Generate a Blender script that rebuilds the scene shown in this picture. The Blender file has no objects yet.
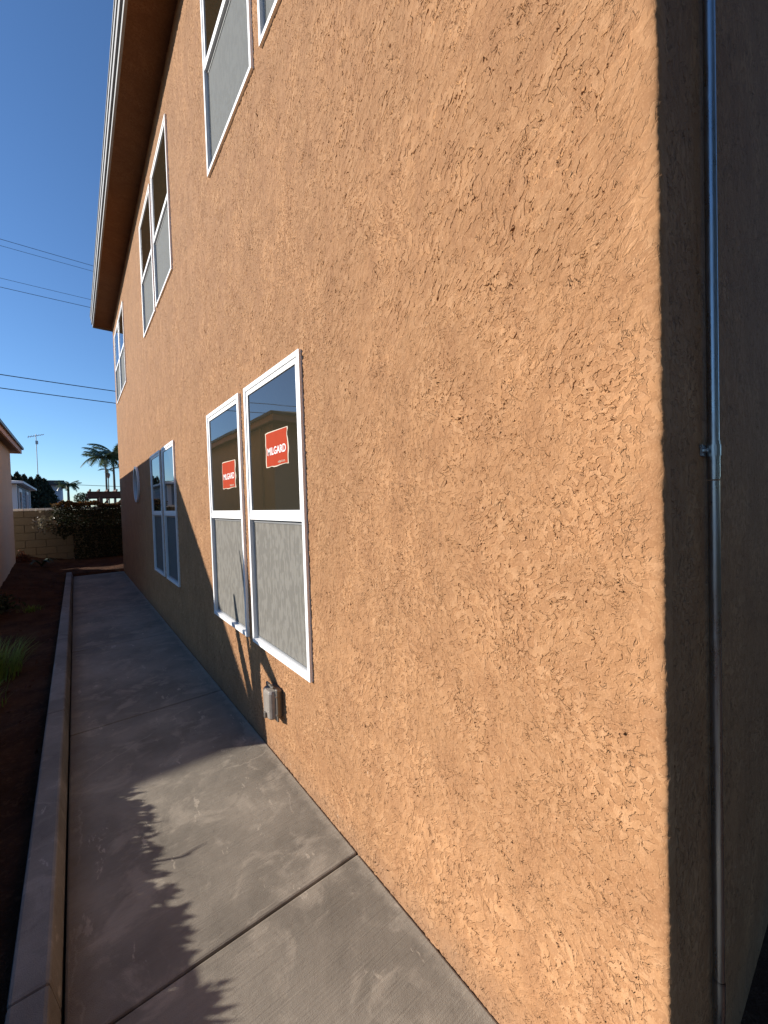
import bpy, bmesh, math, random
import numpy as np
from mathutils import Vector, Matrix
random.seed(7); rng = np.random.default_rng(7)
scene = bpy.context.scene
col = scene.collection

# ------------------------------------------------------------------ camera
CAM_H = 1.38
F, YAW, PIT, ROL = 394.2, 0.664787, -0.024204, -0.030672
fw = np.array([math.sin(YAW)*math.cos(PIT), math.cos(YAW)*math.cos(PIT), math.sin(PIT)])
r0 = np.array([math.cos(YAW), -math.sin(YAW), 0.0]); u0 = np.cross(r0, fw)
rt = r0*math.cos(ROL)+u0*math.sin(ROL); up = -r0*math.sin(ROL)+u0*math.cos(ROL)
cam_d = bpy.data.cameras.new('camera'); cam = bpy.data.objects.new('camera', cam_d); col.objects.link(cam)
M = Matrix.Identity(4)
for i in range(3):
    M[i][0] = rt[i]; M[i][1] = up[i]; M[i][2] = -fw[i]
M[2][3] = CAM_H
cam.matrix_world = M
cam_d.sensor_fit = 'HORIZONTAL'; cam_d.sensor_width = 36; cam_d.lens = F/768*36
cam_d.clip_start = 0.02; cam_d.clip_end = 2000
scene.camera = cam

# ------------------------------------------------------------------ sky, sun, exposure
SUN = Vector((1.0, -0.62, -0.48)).normalized()        # the way the light travels
world = bpy.data.worlds.new('World'); scene.world = world; world.use_nodes = True
wn = world.node_tree.nodes; wl = world.node_tree.links
sky = wn.new('ShaderNodeTexSky'); sky.sky_type = 'NISHITA'; sky.sun_disc = False
sky.sun_elevation = math.asin(-SUN.z); sky.sun_rotation = math.atan2(-SUN.x, -SUN.y) % (2*math.pi)
sky.air_density = 1.0; sky.dust_density = 0.0; sky.ozone_density = 6.5; sky.altitude = 50
wl.new(sky.outputs[0], wn['Background'].inputs['Color'])
wn['Background'].inputs['Strength'].default_value = 0.098
sd = bpy.data.lights.new('sun', 'SUN'); sd.energy = 5.0; sd.angle = math.radians(0.53); sd.color = (1.0, 0.93, 0.83)
so = bpy.data.objects.new('sun', sd); col.objects.link(so); so.rotation_euler = SUN.to_track_quat('-Z', 'Y').to_euler()
so.location = (-20, 12, 12)
vs = scene.view_settings
vs.view_transform = 'Standard'; vs.look = 'None'; vs.exposure = 0.75; vs.gamma = 1.0; vs.use_curve_mapping = False

# ------------------------------------------------------------------ pixel helpers (a pixel gives a direction; depth comes from a known plane)
def ray(x, y): return fw+(x-384)/F*rt-(y-512)/F*up
O = np.array([0, 0, CAM_H])
def at_y(x, y, Y): d = ray(x, y); return O+d*Y/d[1]
def at_x(x, y, X): d = ray(x, y); return O+d*X/d[0]

# ------------------------------------------------------------------ node helpers
def new_mat(name):
    m = bpy.data.materials.new(name); m.use_nodes = True
    n = m.node_tree.nodes; return m, n, m.node_tree.links, n['Principled BSDF']
class NT:
    """tiny wrapper to write node graphs as expressions"""
    def __init__(s, m): s.n = m.node_tree.nodes; s.l = m.node_tree.links
    def inp(s, sock, v):
        if v is None: return
        if isinstance(v, bpy.types.NodeSocket): s.l.new(v, sock)
        else: sock.default_value = v
    def math(s, op, a, b=None, c=None, clamp=False):
        k = s.n.new('ShaderNodeMath'); k.operation = op; k.use_clamp = clamp
        s.inp(k.inputs[0], a); s.inp(k.inputs[1], b); s.inp(k.inputs[2], c); return k.outputs[0]
    def vmath(s, op, a, b=None):
        k = s.n.new('ShaderNodeVectorMath'); k.operation = op
        s.inp(k.inputs[0], a); s.inp(k.inputs[1], b); return k.outputs[0]
    def coord(s, kind='Object'): return s.n.new('ShaderNodeTexCoord').outputs[kind]
    def mapping(s, v, loc=(0,0,0), rot=(0,0,0), scale=(1,1,1)):
        k = s.n.new('ShaderNodeMapping'); s.l.new(v, k.inputs[0])
        k.inputs[1].default_value = loc; k.inputs[2].default_value = rot; k.inputs[3].default_value = scale; return k.outputs[0]
    def noise(s, v, scale, detail=2, rough=.5, dist=0, color=False):
        k = s.n.new('ShaderNodeTexNoise'); s.l.new(v, k.inputs['Vector'])
        k.inputs['Scale'].default_value = scale; k.inputs['Detail'].default_value = detail
        k.inputs['Roughness'].default_value = rough; k.inputs['Distortion'].default_value = dist
        return k.outputs['Color' if color else 'Fac']
    def voronoi(s, v, scale, feature='F1', rand=1):
        k = s.n.new('ShaderNodeTexVoronoi'); k.feature = feature; s.l.new(v, k.inputs['Vector'])
        k.inputs['Scale'].default_value = scale; k.inputs['Randomness'].default_value = rand; return k.outputs['Distance']
    def step(s, v, a, b, o0=0., o1=1., smooth=True):
        k = s.n.new('ShaderNodeMapRange'); k.interpolation_type = 'SMOOTHSTEP' if smooth else 'LINEAR'
        s.inp(k.inputs[0], v); k.inputs[1].default_value = a; k.inputs[2].default_value = b
        k.inputs[3].default_value = o0; k.inputs[4].default_value = o1; return k.outputs[0]
    def mix(s, f, a, b, blend='MIX'):
        k = s.n.new('ShaderNodeMix'); k.data_type = 'RGBA'; k.blend_type = blend
        s.inp(k.inputs[0], f); s.inp(k.inputs[6], c4(a)); s.inp(k.inputs[7], c4(b)); return k.outputs[2]
    def bump(s, h, dist, strength=1., normal=None):
        k = s.n.new('ShaderNodeBump'); s.inp(k.inputs['Height'], h)
        k.inputs['Strength'].default_value = strength; k.inputs['Distance'].default_value = dist
        if normal is not None: s.l.new(normal, k.inputs['Normal'])
        return k.outputs[0]
    def sep(s, v):
        k = s.n.new('ShaderNodeSeparateXYZ'); s.l.new(v, k.inputs[0]); return k.outputs
def c4(c):
    if isinstance(c, bpy.types.NodeSocket): return c
    return tuple(c)+(1.0,) if len(c) == 3 else tuple(c)

def simple(name, c, rough=.6, var=.15, scale=8, metallic=0, bump=0, bscale=60, spec=.5):
    m, n, l, b = new_mat(name); t = NT(m); v = t.coord()
    f = t.noise(v, scale, 4, .6)
    lo = tuple(x*(1-var) for x in c); hi = tuple(min(1, x*(1+var)) for x in c)
    l.new(t.mix(f, lo, hi), b.inputs['Base Color'])
    b.inputs['Roughness'].default_value = rough; b.inputs['Metallic'].default_value = metallic
    b.inputs['Specular IOR Level'].default_value = spec
    if bump: l.new(t.bump(t.noise(v, bscale, 3), bump), b.inputs['Normal'])
    return m

# ------------------------------------------------------------------ stucco: skip-trowel coat, raised flat patches with short dark crevices
def stucco(name, base, depth=.0070, disp=False):
    m, n, l, b = new_mat(name); t = NT(m); v = t.coord()
    warp = t.vmath('SCALE', t.vmath('SUBTRACT', t.noise(v, 7, 2, color=True), (.5, .5, .5))); warp.node.inputs['Scale'].default_value = .055
    warp2 = t.vmath('SCALE', t.vmath('SUBTRACT', t.noise(v, 2.6, 2, color=True), (.5, .5, .5))); warp2.node.inputs['Scale'].default_value = .13
    vw = t.vmath('ADD', t.vmath('ADD', v, warp), warp2)
    iso = t.mapping(vw, scale=(1, 1, 1))
    # strokes lean: coordinates turned in the wall plane and stretched along the trowel's way
    dg = t.mapping(t.mapping(vw, rot=(math.radians(-38), 0, 0)), scale=(1, 1.0, .46))
    dg2 = t.mapping(t.mapping(vw, rot=(math.radians(24), 0, 0)), scale=(1, .9, .5))
    big = t.noise(v, 1.7, 2, .5)
    wdg = t.step(big, .48, .58); 
    z = t.sep(v)[2]
    wdg = t.math('MAXIMUM', t.math('MULTIPLY', wdg, .9), t.math('MULTIPLY', t.step(z, 1.5, 2.4), t.step(big, .40, .52)))
    def layer(vec, sc):
        n1 = t.noise(vec, sc, 2.2, .52, .35)
        plate = t.step(n1, .465, .515)
        crev = t.math('SUBTRACT', 1., t.step(t.math('ABSOLUTE', t.math('SUBTRACT', n1, .475)), 0., .028))
        return plate, crev
    p1, c1 = layer(iso, 70); p2, c2 = layer(dg, 66); p3, c3 = layer(dg2, 40)
    def lerp(f, a, bb): return t.math('ADD', a, t.math('MULTIPLY', f, t.math('SUBTRACT', bb, a)))
    plate = lerp(wdg, p1, p2); crev = lerp(wdg, c1, c2)
    cl = t.math('MULTIPLY', t.step(t.noise(v, 13, 2, .5), .38, .58), t.step(t.noise(t.mapping(vw, loc=(7, 2, 4)), 48, 1, .5), .44, .60))   # where crevices break off
    crev = t.math('MULTIPLY', crev, cl)
    c3 = t.math('MULTIPLY', c3, t.math('MULTIPLY', t.step(t.noise(t.mapping(v, loc=(3, 5, 1)), 8, 2, .5), .55, .63), t.step(t.noise(t.mapping(v, loc=(1, 5, 8)), 30, 1, .5), .45, .58)))
    grain = t.noise(v, 240, 3, .7)
    mid = t.noise(v, 42, 4, .62)
    flat = t.step(t.noise(t.mapping(v, loc=(9, 1, 2)), 5, 2, .5), .38, .60, .35, 1.)     # smoother trowelled areas
    h = t.math('ADD', t.math('MULTIPLY', t.math('MULTIPLY', plate, flat), .42), t.math('MULTIPLY', mid, .62))
    h = t.math('SUBTRACT', h, t.math('MULTIPLY', crev, .62))
    h = t.math('SUBTRACT', h, t.math('MULTIPLY', c3, .55))
    h = t.math('ADD', h, t.math('MULTIPLY', grain, .20))
    if disp: h = t.math('ADD', .6, t.math('MULTIPLY', t.math('SUBTRACT', h, .6), t.step(t.sep(v)[1], .004, .06, .12, 1.)))   # pressed flatter along the arris
    # colour: uneven pigment, a little darker in crevices, pale rubbed spots low down
    cl1 = t.noise(v, 2.2, 4, .6); cl2 = t.noise(v, 34, 3, .6)
    lo = tuple(x*.86 for x in base); hi = tuple(x*1.10 for x in base)
    c = t.mix(t.step(cl1, .3, .7), lo, hi)
    c = t.mix(t.step(cl2, .40, .68, 0, .55), c, tuple(x*y for x, y in zip(base, (1.16, 1.26, 1.42))))
    c = t.mix(t.step(t.noise(t.mapping(v, loc=(2, 7, 3), scale=(1, 1.3, .7)), 7.5, 5, .68), .42, .66, 0, .55), c, tuple(x*y for x, y in zip(base, (.66, .60, .60))))
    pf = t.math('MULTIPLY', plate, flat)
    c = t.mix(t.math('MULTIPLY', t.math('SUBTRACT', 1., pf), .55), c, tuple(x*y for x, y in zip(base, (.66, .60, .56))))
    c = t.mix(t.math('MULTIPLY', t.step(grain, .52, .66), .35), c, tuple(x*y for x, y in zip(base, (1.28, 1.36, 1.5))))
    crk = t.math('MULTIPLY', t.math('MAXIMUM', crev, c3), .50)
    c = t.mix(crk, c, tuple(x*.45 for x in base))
    sp = t.math('MULTIPLY', t.step(t.noise(t.mapping(v, rot=(.7, 0, 0), scale=(1, 2.6, 1)), 13, 4, .6), .70, .74), t.step(z, .75, .15))
    c = t.mix(t.math('MULTIPLY', sp, .6), c, (.62, .55, .45))
    # splash dirt along the foot
    dirt = t.math('MULTIPLY', t.step(z, .16, 0.), t.noise(v, 9, 3, .6))
    c = t.mix(t.math('MULTIPLY', dirt, .55), c, (.16, .12, .09))
    l.new(c, b.inputs['Base Color']); b.inputs['Roughness'].default_value = .88; b.inputs['Diffuse Roughness'].default_value = .45
    b.inputs['Specular IOR Level'].default_value = .25
    if disp:
        dn = n.new('ShaderNodeDisplacement'); l.new(h, dn.inputs['Height']); dn.inputs['Midlevel'].default_value = .6; dn.inputs['Scale'].default_value = depth
        l.new(dn.outputs[0], n['Material Output'].inputs['Displacement']); m.displacement_method = 'BOTH'
    else: l.new(t.bump(h, depth), b.inputs['Normal'])
    return m

def concrete(name, base, broom=True):
    m, n, l, b = new_mat(name); t = NT(m); v = t.coord()
    st = t.noise(v, 1.6, 5, .62); st2 = t.noise(t.mapping(v, loc=(4, 1, 0)), 5.5, 5, .65, .6)
    c = t.mix(t.step(st, .30, .70), tuple(x*.56 for x in base), tuple(x*1.18 for x in base))
    c = t.mix(t.step(st2, .50, .66, 0, .65), c, tuple(x*1.55 for x in base))
    c = t.mix(t.step(t.noise(v, 17, 3, .6), .62, .70, 0, .35), c, tuple(x*.5 for x in base))
    # pale scuffs
    sc = t.step(t.noise(t.mapping(v, rot=(0, 0, .5), scale=(2.2, .8, 1)), 6, 5, .7), .62, .67, 0, .6)
    c = t.mix(sc, c, tuple(min(.75, x*2.1) for x in base))
    # hairline crack
    vo = t.vmath('ADD', v, t.vmath('MULTIPLY', t.noise(v, 6, 4, .6, color=True), (.12, .12, 0)))
    ck = t.step(t.voronoi(t.mapping(vo, loc=(.31, .12, 0)), 1.15, 'DISTANCE_TO_EDGE'), .0, .006, 1., 0.)
    ckm = t.math('MULTIPLY', ck, t.step(t.noise(v, 2.5, 2), .47, .53))
    c = t.mix(t.math('MULTIPLY', ckm, .45), c, tuple(x*1.7 for x in base))
    ft = t.math('MULTIPLY', t.step(t.math('ADD', t.sep(v)[0], t.math('MULTIPLY', t.noise(v, 14, 4, .7), .10)), .455, .50), .55)
    c = t.mix(ft, c, tuple(x*1.75 for x in base))
    if broom: c = t.mix(t.math('MULTIPLY', t.step(t.math('SUBTRACT', t.sep(v)[0], t.math('MULTIPLY', t.noise(v, 7, 4, .7), .12)), -.40, -.53), .75), c, (.075, .050, .030))   # soil washed against the kerb
    gr = t.noise(v, 420, 2, .7)
    lines = t.noise(t.mapping(v, rot=(0, 0, math.radians(8)), scale=(3.2, 130, 1)), 1., 3, .6)
    c = t.mix(t.math('MULTIPLY', lines, .48), c, tuple(x*.55 for x in base))
    l.new(c, b.inputs['Base Color'])
    l.new(t.step(st2, .3, .7, .62, .85), b.inputs['Roughness']); b.inputs['Specular IOR Level'].default_value = .35
    h = t.math('ADD', t.math('MULTIPLY', gr, .75), t.math('MULTIPLY', t.noise(v, 30, 4, .6), .8))
    if broom: h = t.math('ADD', h, t.math('MULTIPLY', lines, .9))
    l.new(t.bump(h, .0022), b.inputs['Normal'])
    return m

def soil_mat():
    m, n, l, b = new_mat('soil'); t = NT(m); v = t.coord()
    a = t.noise(v, 3, 6, .65); g = t.noise(v, 28, 5, .7)
    c = t.mix(t.step(a, .3, .7), (.045, .022, .014), (.105, .052, .030))
    c = t.mix(t.step(g, .5, .7, 0, .6), c, (.16, .085, .05))
    l.new(c, b.inputs['Base Color']); b.inputs['Roughness'].default_value = .95; b.inputs['Specular IOR Level'].default_value = .1
    l.new(t.bump(t.math('ADD', g, t.noise(v, 120, 3, .7)), .03), b.inputs['Normal']); return m

def leaf_mat(name, c1, c2, tip=None, zt=0, rough=.45, trans=.25):
    m, n, l, b = new_mat(name); t = NT(m); v = t.coord()
    geo = n.new('ShaderNodeNewGeometry')
    f = geo.outputs['Random Per Island']
    c = t.mix(f, c1, c2)
    if tip is not None:
        zz = t.math('ADD', t.sep(v)[2], t.math('MULTIPLY', t.noise(v, 5, 2), .16))
        c = t.mix(t.math('MULTIPLY', t.step(zz, zt, zt+.10), t.step(f, .1, .6)), c, tip)
    l.new(c, b.inputs['Base Color']); b.inputs['Roughness'].default_value = rough
    b.inputs['Specular IOR Level'].default_value = .4
    tr = n.new('ShaderNodeBsdfTranslucent'); l.new(c, tr.inputs[0])
    mx = n.new('ShaderNodeMixShader'); mx.inputs[0].default_value = trans
    l.new(b.outputs[0], mx.inputs[1]); l.new(tr.outputs[0], mx.inputs[2]); l.new(mx.outputs[0], n['Material Output'].inputs[0])
    return m

def glass_mat(name, tint=(.026, .023, .014)):
    m, n, l, b = new_mat(name); t = NT(m); v = t.coord()
    b.inputs['Base Color'].default_value = c4(tint); b.inputs['Roughness'].default_value = .015
    b.inputs['IOR'].default_value = 2.15; b.inputs['Specular IOR Level'].default_value = .5
    l.new(t.bump(t.noise(v, 2.2, 1, .4), .0008), b.inputs['Normal'])
    f = t.noise(t.mapping(v, scale=(1, 1, .4)), 9, 4, .6)
    l.new(t.step(f, .45, .75, .012, .05), b.inputs['Roughness'])
    return m

def screen_mat(name, c, wav):
    m, n, l, b = new_mat(name); t = NT(m); v = t.coord()
    w = t.noise(t.mapping(v, scale=(1, 1.4, .55)), 34, 1, .4, .3)
    cc = t.mix(t.step(w, .42, .60, .5-wav, .5+wav), tuple(x*.62 for x in c), tuple(x*1.38 for x in c))
    # woven threads
    sv = t.sep(v)
    th = t.math('ADD', t.math('SINE', t.math('MULTIPLY', sv[1], 3900.)), t.math('SINE', t.math('MULTIPLY', sv[2], 3900.)))
    l.new(cc, b.inputs['Base Color']); b.inputs['Roughness'].default_value = .8; b.inputs['Specular IOR Level'].default_value = .15
    l.new(t.bump(th, .0002, .5), b.inputs['Normal'])
    tr = n.new('ShaderNodeBsdfTransparent'); mx = n.new('ShaderNodeMixShader')
    mx.inputs[0].default_value = .22
    l.new(b.outputs[0], mx.inputs[1]); l.new(tr.outputs[0], mx.inputs[2]); l.new(mx.outputs[0], n['Material Output'].inputs[0])
    return m

def galv_mat():
    m, n, l, b = new_mat('galvanised'); t = NT(m); v = t.coord()
    f = t.noise(t.mapping(v, scale=(1, 1, .2)), 60, 4, .6)
    l.new(t.mix(f, (.30, .32, .34), (.50, .52, .54)), b.inputs['Base Color']); b.inputs['Metallic'].default_value = .95
    l.new(t.step(f, .3, .7, .24, .40), b.inputs['Roughness']); l.new(t.bump(f, .0006), b.inputs['Normal']); return m

MAT = {}
MAT['stucco'] = stucco('orange_stucco', (.448, .240, .113), disp=True)
MAT['stucco_plain'] = stucco('orange_stucco_plain', (.448, .240, .113))
MAT['concrete'] = concrete('broomed_concrete', (.250, .220, .176))
MAT['kerb'] = concrete('kerb_concrete', (.185, .180, .172), False)
MAT['soil'] = soil_mat()
MAT['vinyl'] = simple('white_vinyl', (.80, .80, .80), .35, .04, 5)
MAT['glass'] = glass_mat('window_glass')
MAT['screen'] = screen_mat('insect_screen', (.205, .195, .174), .15)
MAT['screen_up'] = screen_mat('insect_screen_plain', (.160, .168, .166), .06)
MAT['red'] = simple('red_print', (.32, .038, .014), .8, .12, 20, spec=.08)
MAT['paper'] = simple('cream_paper', (.48, .42, .33), .7, .1, 20)
MAT['fascia'] = simple('grey_painted_fascia', (.21, .215, .22), .5, .2, 6, bump=.001)
MAT['flash'] = simple('dark_drip_edge', (.05, .055, .06), .4, .2, 8)
MAT['soffit'] = stucco('shaded_soffit_stucco', (.17, .085, .04), .002)  # same paint as the wall, with the shade under the eave put into its colour
MAT['roof'] = simple('roof_shingle', (.06, .055, .05), .9, .3, 30, bump=.01, bscale=25)
MAT['galv'] = galv_mat()
MAT['box'] = simple('outlet_grey_metal', (.20, .18, .155), .35, .15, 30, metallic=.55)
MAT['clear'] = simple('outlet_cover_plastic', (.27, .24, .21), .10, .3, 40)
MAT['nb_wall'] = simple('tan_stucco', (.52, .44, .35), .9, .12, 3, bump=.004, bscale=90)
MAT['nb_fascia'] = simple('peach_fascia', (.42, .27, .20), .6, .12, 5)
MAT['nb_soffit'] = simple('brown_soffit', (.20, .125, .085), .8, .15, 5)
MAT['block'] = simple('tan_block', (.15, .125, .090), .92, .22, 5, bump=.004, bscale=70)
MAT['mortar'] = simple('mortar', (.125, .104, .075), .95, .15, 9)
MAT['cap'] = simple('pale_cap', (.75, .74, .72), .8, .1, 9)
MAT['trim'] = simple('white_trim', (.72, .73, .74), .6, .06, 5)
MAT['siding'] = simple('blue_grey_siding', (.22, .26, .31), .7, .1, 4)
MAT['farwall'] = simple('pale_blue_wall', (.42, .50, .62), .8, .06, 3)
MAT['farroof'] = simple('dark_flat_roof', (.05, .055, .06), .8, .2, 3)
MAT['wood'] = simple('brown_stained_wood', (.085, .040, .024), .7, .3, 9)
MAT['wire'] = simple('black_cable', (.02, .022, .028), .5, .1, 3)
MAT['metal'] = simple('mast_metal', (.30, .31, .32), .4, .1, 3, metallic=.6)
MAT['bark'] = simple('palm_bark', (.11, .095, .075), .9, .3, 6, bump=.02, bscale=12)
MAT['stem'] = simple('brown_stem', (.07, .045, .03), .9, .3, 9)
MAT['hedge'] = leaf_mat('hedge_leaf', (.008, .014, .005), (.020, .030, .010), (.17, .085, .025), 1.40, rough=.8)
MAT['pale_leaf'] = leaf_mat('pale_leaf', (.06, .06, .03), (.26, .22, .17), rough=.35)
MAT['cypress'] = leaf_mat('cypress_leaf', (.010, .018, .009), (.028, .040, .020), trans=.08, rough=.7)
MAT['palm'] = leaf_mat('palm_leaf', (.045, .075, .030), (.10, .13, .06), rough=.35)
MAT['palm_dry'] = leaf_mat('dry_palm_leaf', (.30, .19, .14), (.42, .28, .22), rough=.7)
MAT['grass'] = leaf_mat('grass_blade', (.11, .19, .03), (.20, .27, .05))
MAT['shrub'] = leaf_mat('dark_shrub_leaf', (.018, .034, .014), (.045, .065, .03))
MAT['dry'] = leaf_mat('dry_twig_leaf', (.07, .025, .014), (.13, .05, .03), rough=.8)
MAT['strap'] = leaf_mat('strap_leaf', (.03, .06, .02), (.06, .10, .04))

# ------------------------------------------------------------------ mesh helpers
def tag(o, label=None, cat=None, group=None, kind=None):
    for k, v in (('label', label), ('category', cat), ('group', group), ('kind', kind)):
        if v: o[k] = v
    return o
def empty(name, loc, label, cat, group=None):
    o = bpy.data.objects.new(name, None); col.objects.link(o); o.location = loc; o.empty_display_size = .2
    return tag(o, label, cat, group)
class MB:
    def __init__(s): s.v = []; s.f = []; s.m = []
    def add(s, vs, fs, mi=0):
        o = len(s.v); s.v += [tuple(map(float, p)) for p in vs]; s.f += [tuple(i+o for i in f) for f in fs]; s.m += [mi]*len(fs); return s
    def box(s, a, b, mi=0):
        x0, x1 = sorted((a[0], b[0])); y0, y1 = sorted((a[1], b[1])); z0, z1 = sorted((a[2], b[2]))
        return s.add([(x0,y0,z0),(x1,y0,z0),(x1,y1,z0),(x0,y1,z0),(x0,y0,z1),(x1,y0,z1),(x1,y1,z1),(x0,y1,z1)],
                     [(0,3,2,1),(4,5,6,7),(0,1,5,4),(1,2,6,5),(2,3,7,6),(3,0,4,7)], mi)
    def quad(s, a, b, c, d, mi=0): return s.add([a,b,c,d], [(0,1,2,3)], mi)
    def tube(s, pts, rad, n=8, mi=0, caps=True):
        pts = [np.array(p, float) for p in pts]; k = len(pts)
        if not hasattr(rad, '__len__'): rad = [rad]*k
        vs = []; prev = None
        for i, p in enumerate(pts):
            t = pts[min(i+1, k-1)]-pts[max(i-1, 0)]; t /= np.linalg.norm(t)+1e-9
            if prev is None: a = np.array([0,0,1.]) if abs(t[2]) < .9 else np.array([1.,0,0])
            else: a = prev
            a = a-t*(a@t); a /= np.linalg.norm(a)+1e-9; prev = a; bb = np.cross(t, a)
            for j in range(n):
                th = 2*math.pi*j/n; vs.append(p+rad[i]*(a*math.cos(th)+bb*math.sin(th)))
        fs = [(i*n+j, i*n+(j+1)%n, (i+1)*n+(j+1)%n, (i+1)*n+j) for i in range(k-1) for j in range(n)]
        if caps: fs += [tuple(range(n-1, -1, -1)), tuple((k-1)*n+j for j in range(n))]
        return s.add(vs, fs, mi)
    def ring(s, outer, inner, x0, x1):
        """rectangular frame in the y-z plane; outer, inner = (y0, y1, z0, z1), from depth x0 to x1"""
        a, b, c, d = outer; e, f, g, h = inner
        s.box((x0, a, c), (x1, e, d)); s.box((x0, f, c), (x1, b, d))
        s.box((x0, e, c), (x1, f, g)); s.box((x0, e, h), (x1, f, d)); return s
    def build(s, name, mats, parent=None, origin=(0,0,0), smooth=False, bevel=0):
        o = np.array(origin, float)
        me = bpy.data.meshes.new(name); me.from_pydata([tuple(np.array(p)-o) for p in s.v], [], s.f)
        if not isinstance(mats, (list, tuple)): mats = [mats]
        for k in mats: me.materials.append(MAT[k])
        if len(mats) > 1: me.polygons.foreach_set('material_index', s.m)
        if smooth: me.polygons.foreach_set('use_smooth', [True]*len(me.polygons))
        me.update()
        ob = bpy.data.objects.new(name, me); col.objects.link(ob)
        if parent is not None: ob.parent = parent
        else: ob.location = origin
        if bevel:
            bv = ob.modifiers.new('bevel', 'BEVEL'); bv.width = bevel; bv.segments = 2; bv.limit_method = 'ANGLE'
        return ob
def struct(o): o['kind'] = 'structure'; return o

def leaves(pts, size, name, mat, parent, origin=(0,0,0), asp=.5, up_bias=0., jitter=.4, nrm=None):
    """one folded leaf (two triangles) for each point"""
    pts = np.asarray(pts, float)-np.array(origin, float); n = len(pts)
    d = rng.normal(size=(n, 3)); d[:, 2] += up_bias
    if nrm is not None: d += nrm
    d /= np.linalg.norm(d, axis=1)[:, None]
    w = np.cross(d, rng.normal(size=(n, 3))); w /= np.linalg.norm(w, axis=1)[:, None]
    s = (size*(1+jitter*(rng.random(n)-.5)*2))[:, None]
    fold = np.cross(d, w)*s*.12
    V = np.stack([pts-d*s*.5, pts+w*s*asp*.5+fold, pts+d*s*.5, pts-w*s*asp*.5+fold], 1).reshape(-1, 3)
    base = np.arange(n)*4
    Fc = np.stack([base, base+1, base+2, base+3], 1)
    me = bpy.data.meshes.new(name); me.vertices.add(4*n); me.vertices.foreach_set('co', V.ravel())
    me.loops.add(4*n); me.loops.foreach_set('vertex_index', Fc.ravel()); me.polygons.add(n)
    me.polygons.foreach_set('loop_start', base); me.polygons.foreach_set('loop_total', np.full(n, 4)); me.materials.append(MAT[mat]); me.update(); me.validate()
    o = bpy.data.objects.new(name, me); col.objects.link(o)
    if parent is not None: o.parent = parent
    else: o.location = origin
    return o

def vnoise(x, seed=0):
    """smooth 1-D noise in -1..1"""
    x = np.asarray(x, float); i = np.floor(x).astype(int); f = x-i; f = f*f*(3-2*f)
    h = lambda k: np.modf(np.abs(np.sin((k+seed*131.7)*127.1)*43758.5453))[0]*2-1
    return h(i)*(1-f)+h(i+1)*f

# ------------------------------------------------------------------ the ground and the walkway
D = .828                     # the orange wall's face
YN, YF = .2455, 10.75          # its near and far corner
def gz(x, y):
    x = np.asarray(x, float); y = np.asarray(y, float)
    a = np.clip((y-9.5)/3.3, 0, 1); a = a*a*(3-2*a)
    b = np.clip((-x-.25)/.8, 0, 1)*np.clip((y-5.5)/5, 0, 1)
    far = np.clip((y-14)/4, 0, 1)
    h = -.045+.20*a*(1-far)+.17*b*(1-far)
    lump = .018*np.sin(x*9+y*3)*np.sin(y*7.3-x*4)+.012*np.sin(x*23+1)*np.sin(y*19)
    inwalk = (x > -.20)*(y < 10.9)*(x < 9)
    return np.where(inwalk, -.07, h+lump*(y < 14)*(x < -.2)+lump*(x >= -.2)*(y < 14)*.5)
xs = np.unique(np.concatenate([np.array([-600,-200,-80,-40,-20,-10,-6]), np.arange(-4, -.26, .07), [-.215,-.19], np.arange(-.1, 4, .12), np.array([6,9.2,12,20,40,80,200,600])]))
ys = np.unique(np.concatenate([np.array([-300,-80,-30,-12,-5]), np.arange(-2, 10.6, .09), [10.7,10.88,10.92], np.arange(11, 16, .12), np.array([18,22,30,45,70,120,250,600,1200])]))
X, Y = np.meshgrid(xs, ys); Z = gz(X, Y)
g = MB(); nx = len(xs)
g.v = list(zip(X.ravel().tolist(), Y.ravel().tolist(), Z.ravel().tolist()))
g.f = [(j*nx+i, j*nx+i+1, (j+1)*nx+i+1, (j+1)*nx+i) for j in range(len(ys)-1) for i in range(nx-1)]
g.m = [0]*len(g.f)
struct(g.build('ground', 'soil', smooth=True))

walk = bpy.data.objects.new('walkway', None); col.objects.link(walk); struct(walk); walk.empty_display_size = .2
walk.location = (.37, 0, 0)
def slab(x0, x1, y0, y1, z0, z1, name, mat, parent, bev=.006):
    org = parent.location
    return MB().box((x0, y0, z0), (x1, y1, z1)).build(name, mat, parent, org, bevel=bev)
joints = [-2.37, -.54, 1.29, 3.11, 4.94, 6.77, 8.6, 10.72]
for a, b in zip(joints[:-1], joints[1:]): slab(-.077, D-.002, a+.004, b-.004, -.11, 0, 'slab', 'concrete', walk, .007)
kerb = bpy.data.objects.new('kerb', None); col.objects.link(kerb); struct(kerb); kerb.location = (-.14, 0, 0)
kj = [-2.3, 1.42, 3.32, 5.3, 7.2, 9.05, 10.82]
for a, b in zip(kj[:-1], kj[1:]):
    y0, y1 = a+.0015, b-.0015; k_ = MB()
    k_.add([(-.192,y0,-.14),(-.078,y0,-.14),(-.084,y0,.0),(-.104,y0,.092),(-.192,y0,.092),(-.192,y1,-.14),(-.078,y1,-.14),(-.084,y1,.0),(-.104,y1,.092),(-.192,y1,.092)],
           [(0,1,2,3,4),(9,8,7,6,5),(1,6,7,2),(2,7,8,3),(3,8,9,4),(4,9,5,0),(0,5,6,1)])
    k_.build('kerb_stone', 'kerb', kerb, kerb.location, bevel=.010)

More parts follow.
